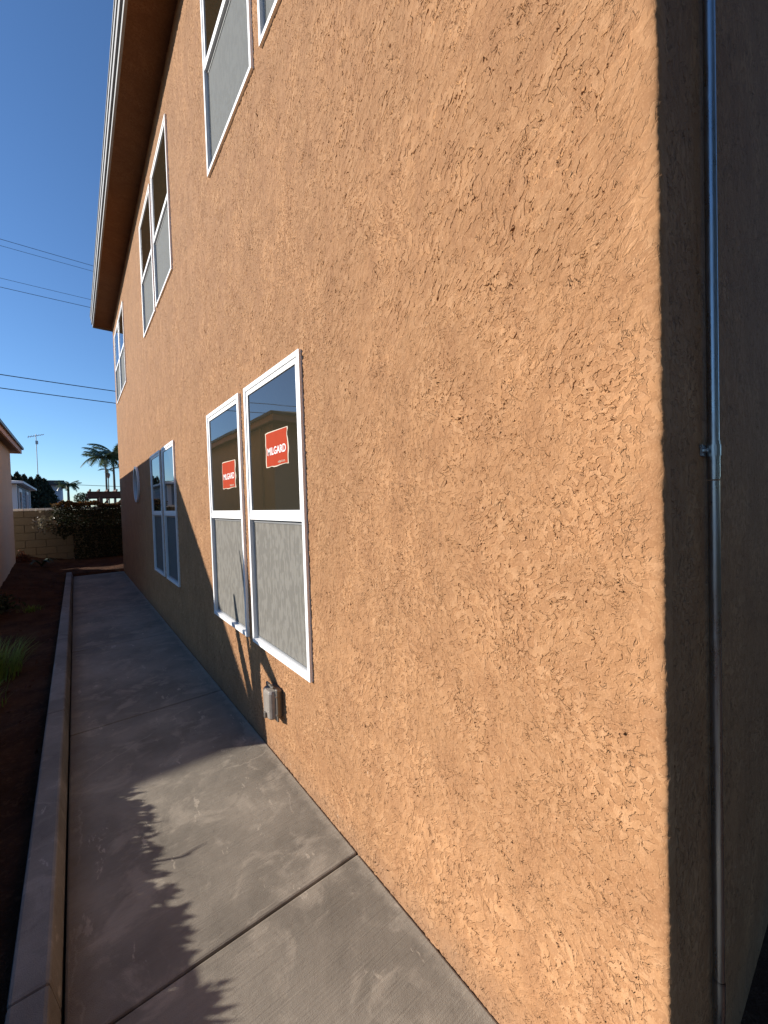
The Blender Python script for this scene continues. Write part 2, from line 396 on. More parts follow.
# ------------------------------------------------------------------ the orange building
HR = (D, YN, 0)
house = empty('apartment_building', HR, 'two storey orange stucco building with white windows beside the concrete walkway', 'building')
ZS = 5.56                    # soffit
wins = {                     # y0, y1, z0, z1, rail
 'lowA': (1.624, 2.351, .572, 2.075, 1.322), 'lowB': (2.456, 3.188, .572, 2.075, 1.322),
 'lowC': (4.50, 5.18, .575, 2.08, 1.325), 'lowD': (5.33, 6.06, .575, 2.08, 1.325),
 'upA': (1.07, 1.93, 3.675, 5.12, 4.39), 'upB': (2.05, 2.905, 3.675, 5.12, 4.39),
 'upC': (4.22, 5.12, 3.675, 5.12, 4.39), 'upD': (5.23, 6.12, 3.675, 5.12, 4.39),
 'upE': (8.48, 9.38, 3.70, 5.14, 4.40), 'upF': (9.40, 10.34, 3.70, 5.14, 4.40)}
OV = (7.62, 1.80, .30)       # the round window
yb = sorted({YN+.07, YF} | {w[i] for w in wins.values() for i in (0, 1)} | {OV[0]-OV[2], OV[0]+OV[2]})
zb = sorted({-.1, ZS+.05} | {w[i] for w in wins.values() for i in (2, 3)} | {OV[1]-OV[2], OV[1]+OV[2]})
def inside(y, z):
    for w in wins.values():
        if w[0] < y < w[1] and w[2] < z < w[3]: return True
    return abs(y-OV[0]) < OV[2] and abs(z-OV[1]) < OV[2]
# the plaster is a fine grid near the camera, coarser with distance, so that its relief is real
bands = [(YN+.07, .8, .0032, .0032, 3.4), (.8, 1.4, .0052, .0040, 4.4), (1.4, 2.2, .0062, .0050, 9), (2.2, 3.3, .0075, .0062, 9), (3.3, 6., .011, .0095, 9), (6., YF, .022, .014, 9)]
yb = sorted(set(yb) | {b_[1] for b_ in bands}); zb = sorted(set(zb) | {3.4, 4.4})
VV = []; FF = []; off = 0
for a, b in zip(yb[:-1], yb[1:]):
    sy, sz, ztop = next((q[2], q[3], q[4]) for q in bands if q[0]-1e-6 <= (a+b)/2 <= q[1])
    for c, d in zip(zb[:-1], zb[1:]):
        if inside((a+b)/2, (c+d)/2): continue
        ny = max(1, math.ceil((b-a)/sy)); nz = max(1, math.ceil((d-c)/(sz if d <= ztop+1e-6 else .03)))
        yy, zz_ = np.meshgrid(np.linspace(a, b, ny+1), np.linspace(c, d, nz+1))
        VV.append(np.stack([np.full(yy.size, 0.), yy.ravel()-YN, zz_.ravel()], 1))
        i, j = np.meshgrid(np.arange(ny), np.arange(nz)); k = (j*(ny+1)+i).ravel()+off
        FF.append(np.stack([k+1, k, k+ny+1, k+ny+2], 1)); off += yy.size
VV = np.concatenate(VV); FF = np.concatenate(FF)
me = bpy.data.meshes.new('front_wall'); me.vertices.add(len(VV)); me.vertices.foreach_set('co', VV.ravel()); me.loops.add(FF.size); me.loops.foreach_set('vertex_index', FF.ravel())
me.polygons.add(len(FF)); me.polygons.foreach_set('loop_start', np.arange(len(FF))*4); me.polygons.foreach_set('loop_total', np.full(len(FF), 4)); me.polygons.foreach_set('use_smooth', np.ones(len(FF), bool))
me.materials.append(MAT['stucco']); me.update(); me.validate()
fwo = bpy.data.objects.new('front_wall', me); col.objects.link(fwo); fwo.parent = house
wm = MB()
# square hole round the circular window filled with a ring of quads
N = 48
for k in range(N):
    t0, t1 = 2*math.pi*k/N, 2*math.pi*(k+1)/N
    def sq(t): m_ = max(abs(math.cos(t)), abs(math.sin(t))); return (D, OV[0]+OV[2]*math.cos(t)/m_, OV[1]+OV[2]*math.sin(t)/m_)
    def ci(t): return (D, OV[0]+.285*math.cos(t), OV[1]+.285*math.sin(t))
    wm.quad(sq(t1), sq(t0), ci(t0), ci(t1))
wm.build('wall_surround', 'stucco_plain', house, HR)
# rough plastered arris at the near corner
prof = [(D, YN+.07), (D, YN+.045), (D-.0005, YN+.026), (D, YN+.014), (D+.0015, YN+.006), (D+.005, YN+.0015), (D+.011, YN), (D+.022, YN-.0005), (D+.04, YN)]
zz = np.arange(-.1, ZS+.05, .004); cm = MB(); P = len(prof)
for k, z in enumerate(zz):
    for j, (px, py) in enumerate(prof):
        e = 0 if j in (0, P-1) else (1 if 2 < j < 7 else .6)
        dx = .6*e*(.0010*vnoise(z*31+j*.6, 1)+.0016*vnoise(z*90+j*1.7, 2)+.0010*vnoise(z*260+j*2.3, 3))
        dy = .6*e*(.0014*vnoise(z*24+j*.5, 4)+.0020*vnoise(z*80+j*1.4, 5)+.0012*vnoise(z*240+j*2.1, 6))
        cm.v.append((px+dx, py+dy, float(z)))
cm.f = [(k*P+j, k*P+j+1, (k+1)*P+j+1, (k+1)*P+j) for k in range(len(zz)-1) for j in range(P-1)]; cm.m = [0]*len(cm.f)
cm.build('wall_corner', 'stucco', house, HR, smooth=True)
XB = 8.5
ew = MB(); ew.quad((D+.04, YN, -.1), (XB, YN, -.1), (XB, YN, ZS+.05), (D+.04, YN, ZS+.05)); ew.build('end_wall', 'stucco_plain', house, HR)
ew = MB(); ew.quad((XB, YF, -.1), (D, YF, -.1), (D, YF, ZS+.05), (XB, YF, ZS+.05)); ew.quad((XB, YN, -.1), (XB, YF, -.1), (XB, YF, ZS+.05), (XB, YN, ZS+.05))
ew.build('rear_wall', 'stucco_plain', house, HR)
XE, YE0, YE1 = .505, -.10, 11.06
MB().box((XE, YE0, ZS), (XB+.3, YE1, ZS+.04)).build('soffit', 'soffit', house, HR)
fb = MB(); fb.box((XE-.026, YE0-.02, ZS-.035), (XE-.002, YE1+.022, ZS+.17)); fb.box((XE, YE1, ZS-.035), (XB+.3, YE1+.022, ZS+.17)); fb.box((XE, YE0-.02, ZS-.035), (XB+.3, YE0-.002, ZS+.17))
fb.build('fascia', 'fascia', house, HR, bevel=.003)
MB().box((XE-.048, YE0-.03, ZS+.035), (XE-.0275, YE1+.03, ZS+.19)).build('fascia_trim', 'fascia', house, HR, bevel=.003)
MB().box((XE-.060, YE0-.04, ZS+.13), (XE-.0495, YE1+.04, ZS+.20)).build('fascia_trim', 'fascia', house, HR, bevel=.003)
de = MB(); de.box((XE-.068, YE0-.05, ZS+.203), (XE+.1, YE1+.05, ZS+.235)); de.build('drip_edge', 'flash', house, HR, bevel=.004)
rf = MB(); xm = 4.7; zr = ZS+1.4; y0, y1 = YE0-.04, YE1+.04; x0, x1 = XE-.055, XB+.4; zt = ZS+.24
rf.add([(x0,y0,zt),(x1,y0,zt),(x1,y1,zt),(x0,y1,zt),(xm,y0+4,zr),(xm,y1-4,zr)], [(0,1,4),(1,2,5,4),(2,3,5),(3,0,4,5),(0,3,2,1)])
rf.build('roof', 'roof', house, HR)

def window(key, scr, label=None):
    y0, y1, z0, z1, zr = wins[key]
    fw_ = .022
    fr = MB(); fr.ring((y0-.004, y1+.004, z0-.004, z1+.004), (y0+fw_, y1-fw_, z0+fw_, z1-fw_), D-.016, D+.07)
    w = fr.build('window', 'vinyl', house, HR, bevel=.002)
    if label: w['label'] = label
    i0, i1 = y0+fw_, y1-fw_
    # meeting rail
    MB().box((D-.012, i0, zr-.019), (D+.05, i1, zr+.019)).build('meeting_rail', 'vinyl', w, HR, bevel=.002)
    # upper sash: a broad inner frame and the pane
    s = .026
    MB().ring((i0, i1, zr+.019, z1-fw_), (i0+s, i1-s, zr+.019+.016, z1-fw_-s), D-.010, D+.045).build('upper_sash', 'vinyl', w, HR, bevel=.002)
    MB().box((D-.004, i0+s-.004, zr+.034), (D+.010, i1-s+.004, z1-fw_-s+.004)).build('pane', 'glass', w, HR)
    # lower sash set back behind the insect screen
    MB().ring((i0, i1, z0+fw_, zr-.019), (i0+.034, i1-.034, z0+fw_+.045, zr-.019-.034), D+.034, D+.064).build('lower_sash', 'vinyl', w, HR, bevel=.002)
    MB().box((D+.046, i0+.03, z0+fw_+.04), (D+.056, i1-.03, zr-.05)).build('pane', 'glass', w, HR)
    MB().ring((i0+.004, i1-.004, z0+fw_+.004, zr-.026), (i0+.014, i1-.014, z0+fw_+.014, zr-.036), D+.007, D+.017).build('screen_frame', 'metal', w, HR)
    MB().box((D+.011, i0+.012, z0+fw_+.012), (D+.0125, i1-.012, zr-.034)).build('insect_screen', scr, w, HR)
    return w
W = {}
for k in wins: W[k] = window(k, 'screen' if k in ('lowA', 'lowB') else 'screen_up')
# room backs so that no sun falls through
MB().box((D+.075, YN+.2, .3), (D+.10, YF-.1, ZS-.1)).build('inner_wall', 'flash', house, HR)
# round window
rw = MB()
for k in range(N):
    t0, t1 = 2*math.pi*k/N, 2*math.pi*(k+1)/N
    def p(x, r, t): return (x, OV[0]+r*math.cos(t), OV[1]+r*math.sin(t))
    rw.quad(p(D-.03, .295, t1), p(D-.03, .295, t0), p(D-.03, .262, t0), p(D-.03, .262, t1))
    rw.quad(p(D-.03, .295, t0), p(D-.03, .295, t1), p(D+.02, .295, t1), p(D+.02, .295, t0))
    rw.quad(p(D-.03, .262, t1), p(D-.03, .262, t0), p(D+.03, .262, t0), p(D+.03, .262, t1))
ow = rw.build('round_window', 'vinyl', house, HR)
pn = MB(); pn.add([(D+.012, OV[0]+.275*math.cos(2*math.pi*k/N), OV[1]+.275*math.sin(2*math.pi*k/N)) for k in range(N)], [tuple(range(N-1, -1, -1))]); pn.build('pane', 'glass', ow, HR)

# stickers on the panes of the near pair
def sticker(w, yc, zc, hw, hh, flip):
    x = D-.0045
    def outline(k, jag):
        P_ = []
        for t in np.linspace(0, 1, 9)[:-1]: P_.append((-hw*k+2*hw*k*t, -hh*k+jag*.006*vnoise(t*9, 3)))
        for t in np.linspace(0, 1, 13)[:-1]: P_.append((hw*k+jag*(.010*vnoise(t*5+flip, 8)), -hh*k+2*hh*k*t))
        for t in np.linspace(0, 1, 9)[:-1]: P_.append((hw*k-2*hw*k*t, hh*k+jag*.008*(t-.5)))
        for t in np.linspace(0, 1, 13)[:-1]: P_.append((-hw*k+jag*(.006*vnoise(t*6+flip, 9)), hh*k-2*hh*k*t))
        return P_
    def poly(P_, x_, name, mat):
        n_ = len(P_); b_ = MB()
        b_.add([(x_, yc-a, zc+c) for a, c in P_]+[(x_+.0006, yc-a, zc+c) for a, c in P_],
               [tuple(range(n_)), tuple(range(2*n_-1, n_-1, -1))]+[(i, n_+i, n_+(i+1) % n_, (i+1) % n_) for i in range(n_)])
        return b_.build(name, mat, w, HR)
    st = poly(outline(1.0, 1), x-.0008, 'sticker', 'paper'); st['label'] = 'red sticker with white lettering and a torn cream edge'
    poly([(a*.93-(.004 if flip else 0), c*.95) for a, c in outline(1., .6)], x-.0016, 'sticker_print', 'red')
    for txt, sz, oy, oz, wd in (('MILGARD', .052, 0, -.012, hw*1.62), ('milgard.com', .012, hw*.42, -hh*.78, hw*.6)):
        cu = bpy.data.curves.new('lettering', 'FONT'); cu.body = txt; cu.size = sz; cu.align_x = 'CENTER'; cu.align_y = 'CENTER'; cu.extrude = .0002; cu.offset = .0006 if sz > .02 else 0
        to = bpy.data.objects.new('tmp', cu); col.objects.link(to); bpy.context.view_layer.update()
        me = bpy.data.meshes.new_from_object(to.evaluated_get(bpy.context.evaluated_depsgraph_get())); col.objects.unlink(to); bpy.data.objects.remove(to)
        co = np.array([v.co[:] for v in me.vertices]); sc = wd/(co[:, 0].max()-co[:, 0].min())
        for v, c in zip(me.vertices, co):
            v.co = (x-.0020-c[2]-HR[0], yc-oy-c[0]*sc-HR[1], zc+oz+c[1]*max(sc, .8)-HR[2])
        me.materials.clear(); me.materials.append(MAT['paper'] if sz < .02 else MAT['vinyl'])
        lo = bpy.data.objects.new('lettering', me); col.objects.link(lo); lo.parent = w
a = at_x(266, 430, D); b = at_x(290, 468, D)
sticker(W['lowA'], (a[1]+b[1])/2, (a[2]+b[2])/2, abs(a[1]-b[1])/2, .092, 0)
a = at_x(222, 460, D); b = at_x(238, 491, D)
sticker(W['lowB'], (a[1]+b[1])/2, (a[2]+b[2])/2, abs(a[1]-b[1])/2*.9, .092, 3)

# ------------------------------------------------------------------ outlet box low on the wall
oc = np.array([D, 2.03, .295])
ob = empty('outlet_box', tuple(oc), 'grey weatherproof outlet box with clear bubble cover low on orange wall', 'outlet box')
b = MB().box((D-.030, 1.975, .265), (D+.01, 2.085, .405)).build('back_box', 'box', ob, oc, bevel=.006)
cv = MB(); 
pr = [(-.030, .056), (-.058, .052), (-.070, .040), (-.074, .0), (-.070, -.040), (-.058, -.052), (-.030, -.056)]
for z in (.258, .268, .395, .408):
    k = .90 if z in (.258, .408) else 1.
    for (dx, dy) in pr: cv.v.append((D+(-.03+(dx+.03)*k), 2.03+dy*k, z))
q = len(pr)
cv.f = [(i*q+j, i*q+j+1, (i+1)*q+j+1, (i+1)*q+j) for i in range(3) for j in range(q-1)]+[tuple(range(q-1, -1, -1)), tuple(3*q+j for j in range(q))]; cv.m = [0]*len(cv.f)
c_ = cv.build('bubble_cover', 'clear', ob, oc, smooth=False, bevel=.004)
MB().box((D-.040, 1.955, .250), (D-.030, 2.105, .420)).build('gasket_plate', 'box', ob, oc, bevel=.004)
hb = MB(); hb.tube([(D-.045, 1.985, .424), (D-.045, 2.075, .424)], .006, 8); hb.box((D-.05, 2.005, .416), (D-.04, 2.02, .432)); hb.box((D-.05, 2.04, .416), (D-.04, 2.055, .432)); hb.build('hinge', 'box', ob, oc)
lt = MB(); lt.box((D-.082, 2.018, .262), (D-.072, 2.042, .292)); lt.build('latch', 'box', ob, oc, bevel=.002)
for z in (.29, .385): 
    s_ = MB(); s_.tube([(D-.045, 1.962, z), (D-.037, 1.962, z)], .005, 8); s_.build('screw', 'galv', ob, oc)

# ------------------------------------------------------------------ conduit on the shaded end wall
PX = 1.088; PR = .0108
PYc = YN-PR-.004
cp = empty('conduit_pipe', (PX, PYc, 0), 'galvanised steel conduit pipe running up the shaded end wall', 'pipe')
o3 = (PX, PYc, 0)
MB().tube([(PX, PYc, 0), (PX, PYc, .295)], PR, 20, caps=False).build('pipe_length', 'galv', cp, o3, smooth=True)
MB().tube([(PX, PYc, .297), (PX, PYc, 1.405)], PR*.985, 20, caps=False).build('pipe_length', 'galv', cp, o3, smooth=True)
MB().tube([(PX, PYc, 1.408), (PX, PYc, 5.55)], PR*.985, 20, caps=False).build('pipe_length', 'galv', cp, o3, smooth=True)
MB().tube([(PX, PYc, .225), (PX, PYc, .292)], PR*1.07, 20, caps=False).build('coupling', 'galv', cp, o3, smooth=True)
MB().tube([(PX, PYc, 1.412), (PX, PYc, 1.49)], PR*1.07, 20, caps=False).build('coupling', 'galv', cp, o3, smooth=True)
for z in (1.47, 3.6):
    s_ = MB(); s_.tube([(PX, PYc, z-.012), (PX, PYc, z+.012)], PR*1.2, 20); s_.box((PX-.040, YN-.005, z-.012), (PX-.011, YN-.001, z+.012)); s_.box((PX+.011, YN-.005, z-.012), (PX+.016, YN-.001, z+.012))
    st = s_.build('strap', 'galv', cp, o3)
    e_ = MB(); e_.tube([(PX-.028, YN-.012, z), (PX-.028, YN-.004, z)], .005, 6); e_.build('screw', 'galv', st, o3)

# ------------------------------------------------------------------ the neighbouring house
NR = (-1.08, 6.5, 0)
nb = empty('neighbour_house', NR, 'tan stucco single storey house with peach fascia at left edge', 'house')
ny0, ny1, nxw, nxb = 6.50, 12.0, -1.08, -8.0
w_ = MB(); w_.box((nxb, ny0, -.1), (nxw, ny1, 2.80)); w_.build('wall', 'nb_wall', nb, NR)
ex, ey0, ey1, ez = -.915, 6.09, 12.4, 2.785
MB().box((nxb-.2, ey0+.03, ez+.01), (ex-.03, ey1-.03, ez+.035)).build('soffit', 'nb_soffit', nb, NR)
f_ = MB(); f_.box((ex-.03, ey0, ez-.02), (ex, ey1, ez+.10)); f_.box((nxb-.2, ey0, ez-.02), (ex-.032, ey0+.028, ez+.10)); f_.box((nxb-.2, ey1-.028, ez-.02), (ex-.032, ey1, ez+.10)); f_.build('fascia', 'nb_fascia', nb, NR)
g_ = MB(); g_.box((ex+.002, ey0-.03, ez+.075), (ex+.035, ey1+.05, ez+.115)); g_.box((nxb, ey0-.035, ez+.075), (ex, ey0-.002, ez+.115)); g_.build('drip_edge', 'flash', nb, NR)
r_ = MB(); zt = ez+.118; zr = zt+.95; xa, xb_ = ex+.04, nxb-.25; ya, yb_ = ey0-.04, ey1+.06; xm_ = (xa+xb_)/2
r_.add([(xa,ya,zt),(xb_,ya,zt),(xb_,yb_,zt),(xa,yb_,zt),(xm_,ya+3.2,zr),(xm_,yb_-3.2,zr)], [(1,0,4),(2,1,4,5),(3,2,5),(0,3,5,4),(0,1,2,3)])
r_.build('roof', 'roof', nb, NR)
# downpipe on the wall towards the walkway, seen in the window's reflection
MB().box((nxw+.002, 6.95, .05), (nxw+.05, 7.02, 2.78)).build('downpipe', 'nb_wall', nb, NR)

# ------------------------------------------------------------------ block wall and hedge closing the yard
BY = 13.25
BR = (-.4, BY, 0)
bw = empty('block_wall', BR, 'tan concrete block wall with pale cap behind the dirt yard', 'wall')
z0b = -.05; bh = .19; top = 1.44
MB().box((-9, BY+.02, z0b), (6, BY+.16, top)).build('core', 'mortar', bw, BR)
bmesh_cache = {}
rows = int((top-z0b)/bh)+1
for r in range(rows):
    za = z0b+r*bh; zb_ = min(za+bh-.010, top)
    if zb_-za < .04: continue
    x = -2.6+(0 if r % 2 else -.2)
    while x < 1.6:
        key = round(zb_-za, 3)
        if key not in bmesh_cache:
            o_ = MB().box((-.195, -.009, 0), (.195, .02, zb_-za)).build('block', 'block', bw, (0,0,0), bevel=.004); bmesh_cache[key] = o_
        else:
            o_ = bmesh_cache[key].copy(); col.objects.link(o_)
        o_.location = (x+.2-BR[0], rng.normal()*.002, za)
        x += .4
x = -2.6; k = 0; capo = None
while x < 1.6:
    if capo is None: capo = MB().box((-.197, -.02, 0), (.197, .19, .055)).build('cap_block', 'cap', bw, (0,0,0), bevel=.006); o_ = capo
    else: o_ = capo.copy(); col.objects.link(o_)
    o_.location = (x+.2-BR[0], 0, top+.004); x += .4

hr = (.55, 12.85, float(gz(.55, 12.85)))
hd = empty('hedge', hr, 'dense dark clipped hedge with reddish sunlit top behind walkway end', 'hedge')
def hedge_pts(n):
    out = []
    x = rng.uniform(-.40, 3.2, n); 
    s = rng.random(n)
    topz = 1.63+.05*vnoise(x*5, 4)+.03*vnoise(x*17, 5)
    zlo = np.where(x < -.05, .78+.15*vnoise(x*9, 3), .18)
    y = rng.uniform(12.62, 13.20, n); z = zlo+(topz-zlo)*rng.random(n)
    k = s < .45; y[k] = 12.60+.08*np.abs(rng.normal(size=k.sum()))
    k2 = (s >= .45)*(s < .80); z[k2] = topz[k2]-.05*np.abs(rng.normal(size=k2.sum()))
    lx = x < -.33; x[lx] += .04*rng.normal(size=lx.sum())
    return np.stack([x, y, z], 1)
leaves(hedge_pts(24000), .052, 'foliage', 'hedge', hd, hr, .55)
c0 = at_y(47, 524, 12.62)
pp = c0+rng.normal(size=(230, 3))*np.array([.11, .06, .10])
leaves(pp, .075, 'pale_foliage', 'pale_leaf', hd, hr, .6)
sm = MB()
for k in range(10):
    x = -.05+k*.33; sm.tube([(x, 12.9, gz(x, 12.9)-.03), (x+.04*rng.normal(), 12.9, .5), (x+.08*rng.normal(), 12.9, 1.3)], [.022, .018, .008], 6)
sm.build('stems', 'stem', hd, hr)

# ------------------------------------------------------------------ plants and litter in the yard
def grass_clump(loc, n, h, spread, label, mat='grass'):
    r = empty('grass_clump', loc, label, 'grass clump', 'grass clumps in the dirt yard'); m_ = MB()
    for i in range(n):
        a_ = rng.uniform(0, 6.28); d_ = rng.uniform(0, spread); L = h*rng.uniform(.6, 1.15); lean = rng.uniform(.15, .75)
        bx_, by_ = d_*math.cos(a_), d_*math.sin(a_); a2 = a_+rng.normal()*.6; w_ = .0035
        pts = [(bx_+math.cos(a2)*lean*L*t*t, by_+math.sin(a2)*lean*L*t*t, L*(t-.35*lean*t*t)) for t in (0, .4, .75, 1)]
        s_ = (-math.sin(a2)*w_, math.cos(a2)*w_)
        vs = []
        for t, p_ in zip((1, .9, .6, .1), pts): vs += [(p_[0]+s_[0]*t, p_[1]+s_[1]*t, p_[2]), (p_[0]-s_[0]*t, p_[1]-s_[1]*t, p_[2])]
        m_.add(vs, [(0,1,3,2), (2,3,5,4), (4,5,7,6)])
    m_.build('blades', mat, r, (0,0,0)); return r
def G(x, y): return (x, y, float(gz(x, y))-.005)
grass_clump(G(-.62, 4.75), 420, .36, .20, 'bright green grass clump at left edge of the yard beside kerb')
grass_clump(G(-.60, 4.05), 120, .22, .14, 'small sparse grass clump in front of the larger green clump')
grass_clump(G(-.55, 7.6), 90, .10, .16, 'thin low grass patch halfway along the dirt yard')
def ball_shrub(name, loc, rad, n, size, mat, label, cat='shrub', group=None, stems=7, asp=.5, boxy=False):
    r = empty(name, loc, label, cat, group)
    d_ = rng.normal(size=(n, 3)); d_ /= np.linalg.norm(d_, axis=1)[:, None]; d_[:, 2] = np.abs(d_[:, 2])
    lob = 1+.22*np.sin(d_[:, 0]*5+loc[0]*9)*np.sin(d_[:, 1]*6+2)+.15*np.sin(d_[:, 2]*9+d_[:, 0]*7)
    rr = (rng.random(n)**.4)*lob
    if boxy: d_ = d_/np.maximum(np.abs(d_[:, :1]), np.maximum(np.abs(d_[:, 1:2]), np.abs(d_[:, 2:])))*.93; rr = rng.random(n)**.16*(1+.12*(lob-1))
    leaves(d_*rr[:, None]*np.array(rad), size, 'foliage', mat, r, (0,0,0), asp)
    s_ = MB()
    for k in range(stems):
        v = d_[k]*np.array(rad)*.95; s_.tube([(0,0,-.01), v*.5+np.array([0,0,.03]), v], [.008, .005, .002], 5)
    s_.build('stems', 'stem', r, (0,0,0)); return r
ball_shrub('shrub', G(-1.02, 7.6), (.34, .30, .36), 1500, .05, 'shrub', 'dark green shrub in shade against left edge of photo')
ball_shrub('shrub', G(-.98, 12.1), (.16, .16, .24), 500, .045, 'dry', 'small rust brown dried bush at foot of tan house corner')
r = empty('sprawling_plant', G(-.62, 11.6), 'low dark sprawling plant with long leaves before the block wall', 'plant')
for k in range(16):
    a_ = rng.uniform(0, 6.28); L = rng.uniform(.18, .34); m_ = MB(); vs = []
    for t in (0, .3, .65, 1):
        c = np.array([math.cos(a_)*L*t, math.sin(a_)*L*t, .03+.16*math.sin(t*2.6)*rng.uniform(.7, 1)]); w_ = .028*math.sin(.5+t*2.5)+.002
        s_ = np.array([-math.sin(a_), math.cos(a_), 0])*w_; vs += [c+s_, c-s_]
    m_.add(vs, [(0,1,3,2), (2,3,5,4), (4,5,7,6)]); m_.build('leaf', 'shrub', r, (0,0,0))
# shrubs left of the kerb, nearer than the picture's edge: their ragged shade lies on the walkway
for k, (x, y, hh) in enumerate(((-.90, 1.45, .545), (-.90, 2.05, .53), (-.91, 2.62, .505), (-.92, 3.2, .49))):
    s = ball_shrub('low_shrub', G(x, y), (.27, .37, hh), 15000, .046, 'shrub', 'low leafy shrub beside the kerb, %s from the camera, shading the walkway' % ('first', 'second', 'third', 'fourth')[k], 'shrub', 'low shrubs left of the kerb', 8, .5, True)
    t_ = MB()
    for q in range(5):
        a_ = rng.uniform(-.8, .8); L = rng.uniform(.06, .15); st_ = np.array([rng.uniform(.12, .24), rng.uniform(-.3, .3), hh*rng.uniform(.65, .86)])
        e_ = st_+np.array([L*.8, L*a_, L*.35]); md = (st_+e_)/2+np.array([0, 0, .03]); t_.tube([st_, md, e_], [.006, .005, .002], 5)
        t_.tube([md, md+np.array([L*.3, -L*.3*a_+.03, L*.2])], [.004, .0015], 5)
    tag(t_.build('twigs', 'stem', s, (0,0,0)), kind='stuff')
# arching plant: its stems are where the curved shadows on the wall lead back to along the sun
T = 1.42
def back(y, z, t=T): s = 1/SUN.x; return np.array([D-t, y-SUN.y*s*t, z-SUN.z*s*t])
pl_root = (D-T, 3.15, float(gz(D-T, 3.15)))
ap = empty('arching_plant', pl_root, 'tall arching strap leaved plant beside the kerb casting curved shadows on wall', 'plant')
curves = [[(2.63,1.10),(2.58,.95),(2.55,.82),(2.52,.62),(2.45,.40),(2.33,.05)], [(2.52,1.26),(2.47,1.0),(2.42,.62),(2.33,.2),(2.27,-.05)], [(2.02,.38),(2.14,.44),(2.28,.53),(2.37,.50),(2.38,.3),(2.30,0)], [(2.78,.78),(2.72,.58),(2.58,.33),(2.42,.1),(2.30,-.1)]]
for cpts, wd in zip(curves, (.024, .055, .085, .060)):
    P_ = [back(*c) for c in cpts]
    P_.append((P_[-1]+np.array(pl_root))/2); P_.append(np.array(pl_root))
    # resample smoothly
    P_ = np.array(P_); tt = np.linspace(0, len(P_)-1, 22); Q = np.stack([np.interp(tt, range(len(P_)), P_[:, i]) for i in range(3)], 1)
    Q[1:-1] = (Q[:-2]+2*Q[1:-1]+Q[2:])/4
    m_ = MB(); n_ = len(Q)
    m_.tube(Q, [wd*max(.25, math.sin(.25+2.2*i/n_)) for i in range(n_)], 6); m_.build('leaf', 'strap', ap, pl_root, smooth=True)

# unseen hedge added behind the viewpoint as a light blocker: it closes the low sky off from the shaded end wall and the conduit
th = empty('added_hedge_blocker', (2.0, -3.2, -.07), 'tall dark hedge added unseen behind the viewpoint to block sky light from the end wall', 'hedge')
n = 22000; hp = np.stack([rng.uniform(-4.2, 4.2, n), rng.uniform(-.45, .45, n), rng.uniform(.05, 1, n)], 1); hp[:, 2] *= 5.6+.25*vnoise(hp[:, 0]*3, 2)
leaves(hp, .16, 'foliage', 'cypress', th, (0,0,0), .5)
for k in range(9): MB().tube([(-3.8+k*.95, 0, -.02), (-3.75+k*.95, .05, 2.), (-3.8+k*.95, 0, 3.8)], [.05, .04, .015], 6).build('stem', 'stem', th, (0,0,0))

# dry litter on the soil
n = 260; px_ = rng.uniform(-1.05, -.24, n); py_ = rng.uniform(2.5, 12.3, n)
lf = leaves(np.stack([px_, py_, gz(px_, py_)+.012], 1), .035, 'leaf_litter', 'dry', None, (0,0,0), .5); tag(lf, 'dry brown leaf litter scattered over the dirt', 'leaf litter', kind='stuff')

# ------------------------------------------------------------------ beyond the wall
# cottage with blue-grey siding
c_near = at_y(15.5, 500, 20.0); sx = float(c_near[0]); ct = empty('cottage', (sx, 20, 0), 'small blue grey sided cottage with white trim beyond block wall', 'house')
cr = (sx, 20, 0); d_ = ray(29, 495); yfar = sx*d_[1]/d_[0]; ze = float(at_y(23.4, 484, 19.75)[2])
MB().box((sx-4, 20, -.1), (sx, yfar, ze+.02)).build('core_wall', 'siding', ct, cr)
z = .6
while z < ze-.06:
    b_ = MB(); b_.add([(sx+.006, 20, z), (sx+.034, 20, z), (sx+.014, 20, z+.145), (sx+.006, 20, z+.145), (sx+.006, yfar, z), (sx+.034, yfar, z), (sx+.014, yfar, z+.145), (sx+.006, yfar, z+.145)], [(0,1,2,3),(7,6,5,4),(1,5,6,2),(0,4,5,1),(3,2,6,7),(4,0,3,7)]); b_.build('siding_board', 'siding', ct, cr); z += .15
MB().box((sx-.12, 19.96, 0), (sx+.05, 20.08, ze)).build('corner_board', 'trim', ct, cr)
MB().box((sx+.002, yfar-.1, 0), (sx+.05, yfar+.03, ze)).build('corner_board', 'trim', ct, cr)
for ya, yb2 in ((20.5, 21.6), (23.6, 24.4)):
    wv = MB().ring((ya, yb2, 1.0, ze-.12), (ya+.12, yb2-.12, 1.12, ze-.25), sx+.036, sx+.075).build('window', 'trim', ct, cr)
    MB().box((sx+.038, ya+.11, 1.1), (sx+.05, yb2-.11, ze-.24)).build('pane', 'glass', wv, cr)
wv = MB(); wv.box((sx-.9, 19.95, 1.0), (sx-.8, 19.998, ze-.1)); wv.box((sx-.35, 19.95, 1.0), (sx-.25, 19.998, ze-.1)); wv.box((sx-.8, 19.95, ze-.2), (sx-.35, 19.998, ze-.1)); wv = wv.build('window', 'trim', ct, cr)
MB().box((sx-.8, 19.97, 1.0), (sx-.35, 19.99, ze-.2)).build('pane', 'glass', wv, cr)
er = .27
MB().box((sx-4.4, 19.6, ze+.022), (sx+er, yfar+.5, ze+.10)).build('eave_fascia', 'trim', ct, cr)
rr = MB(); za = ze+.103; rr.add([(sx+er, 19.6, za), (sx-4.4, 19.6, za), (sx-4.4, yfar+.5, za), (sx+er, yfar+.5, za), (sx-2, 21.8, za+.25), (sx-2, yfar-1.8, za+.25)], [(1,0,4),(2,1,4,5),(3,2,5),(0,3,5,4)]); rr.build('roof', 'cap', ct, cr)

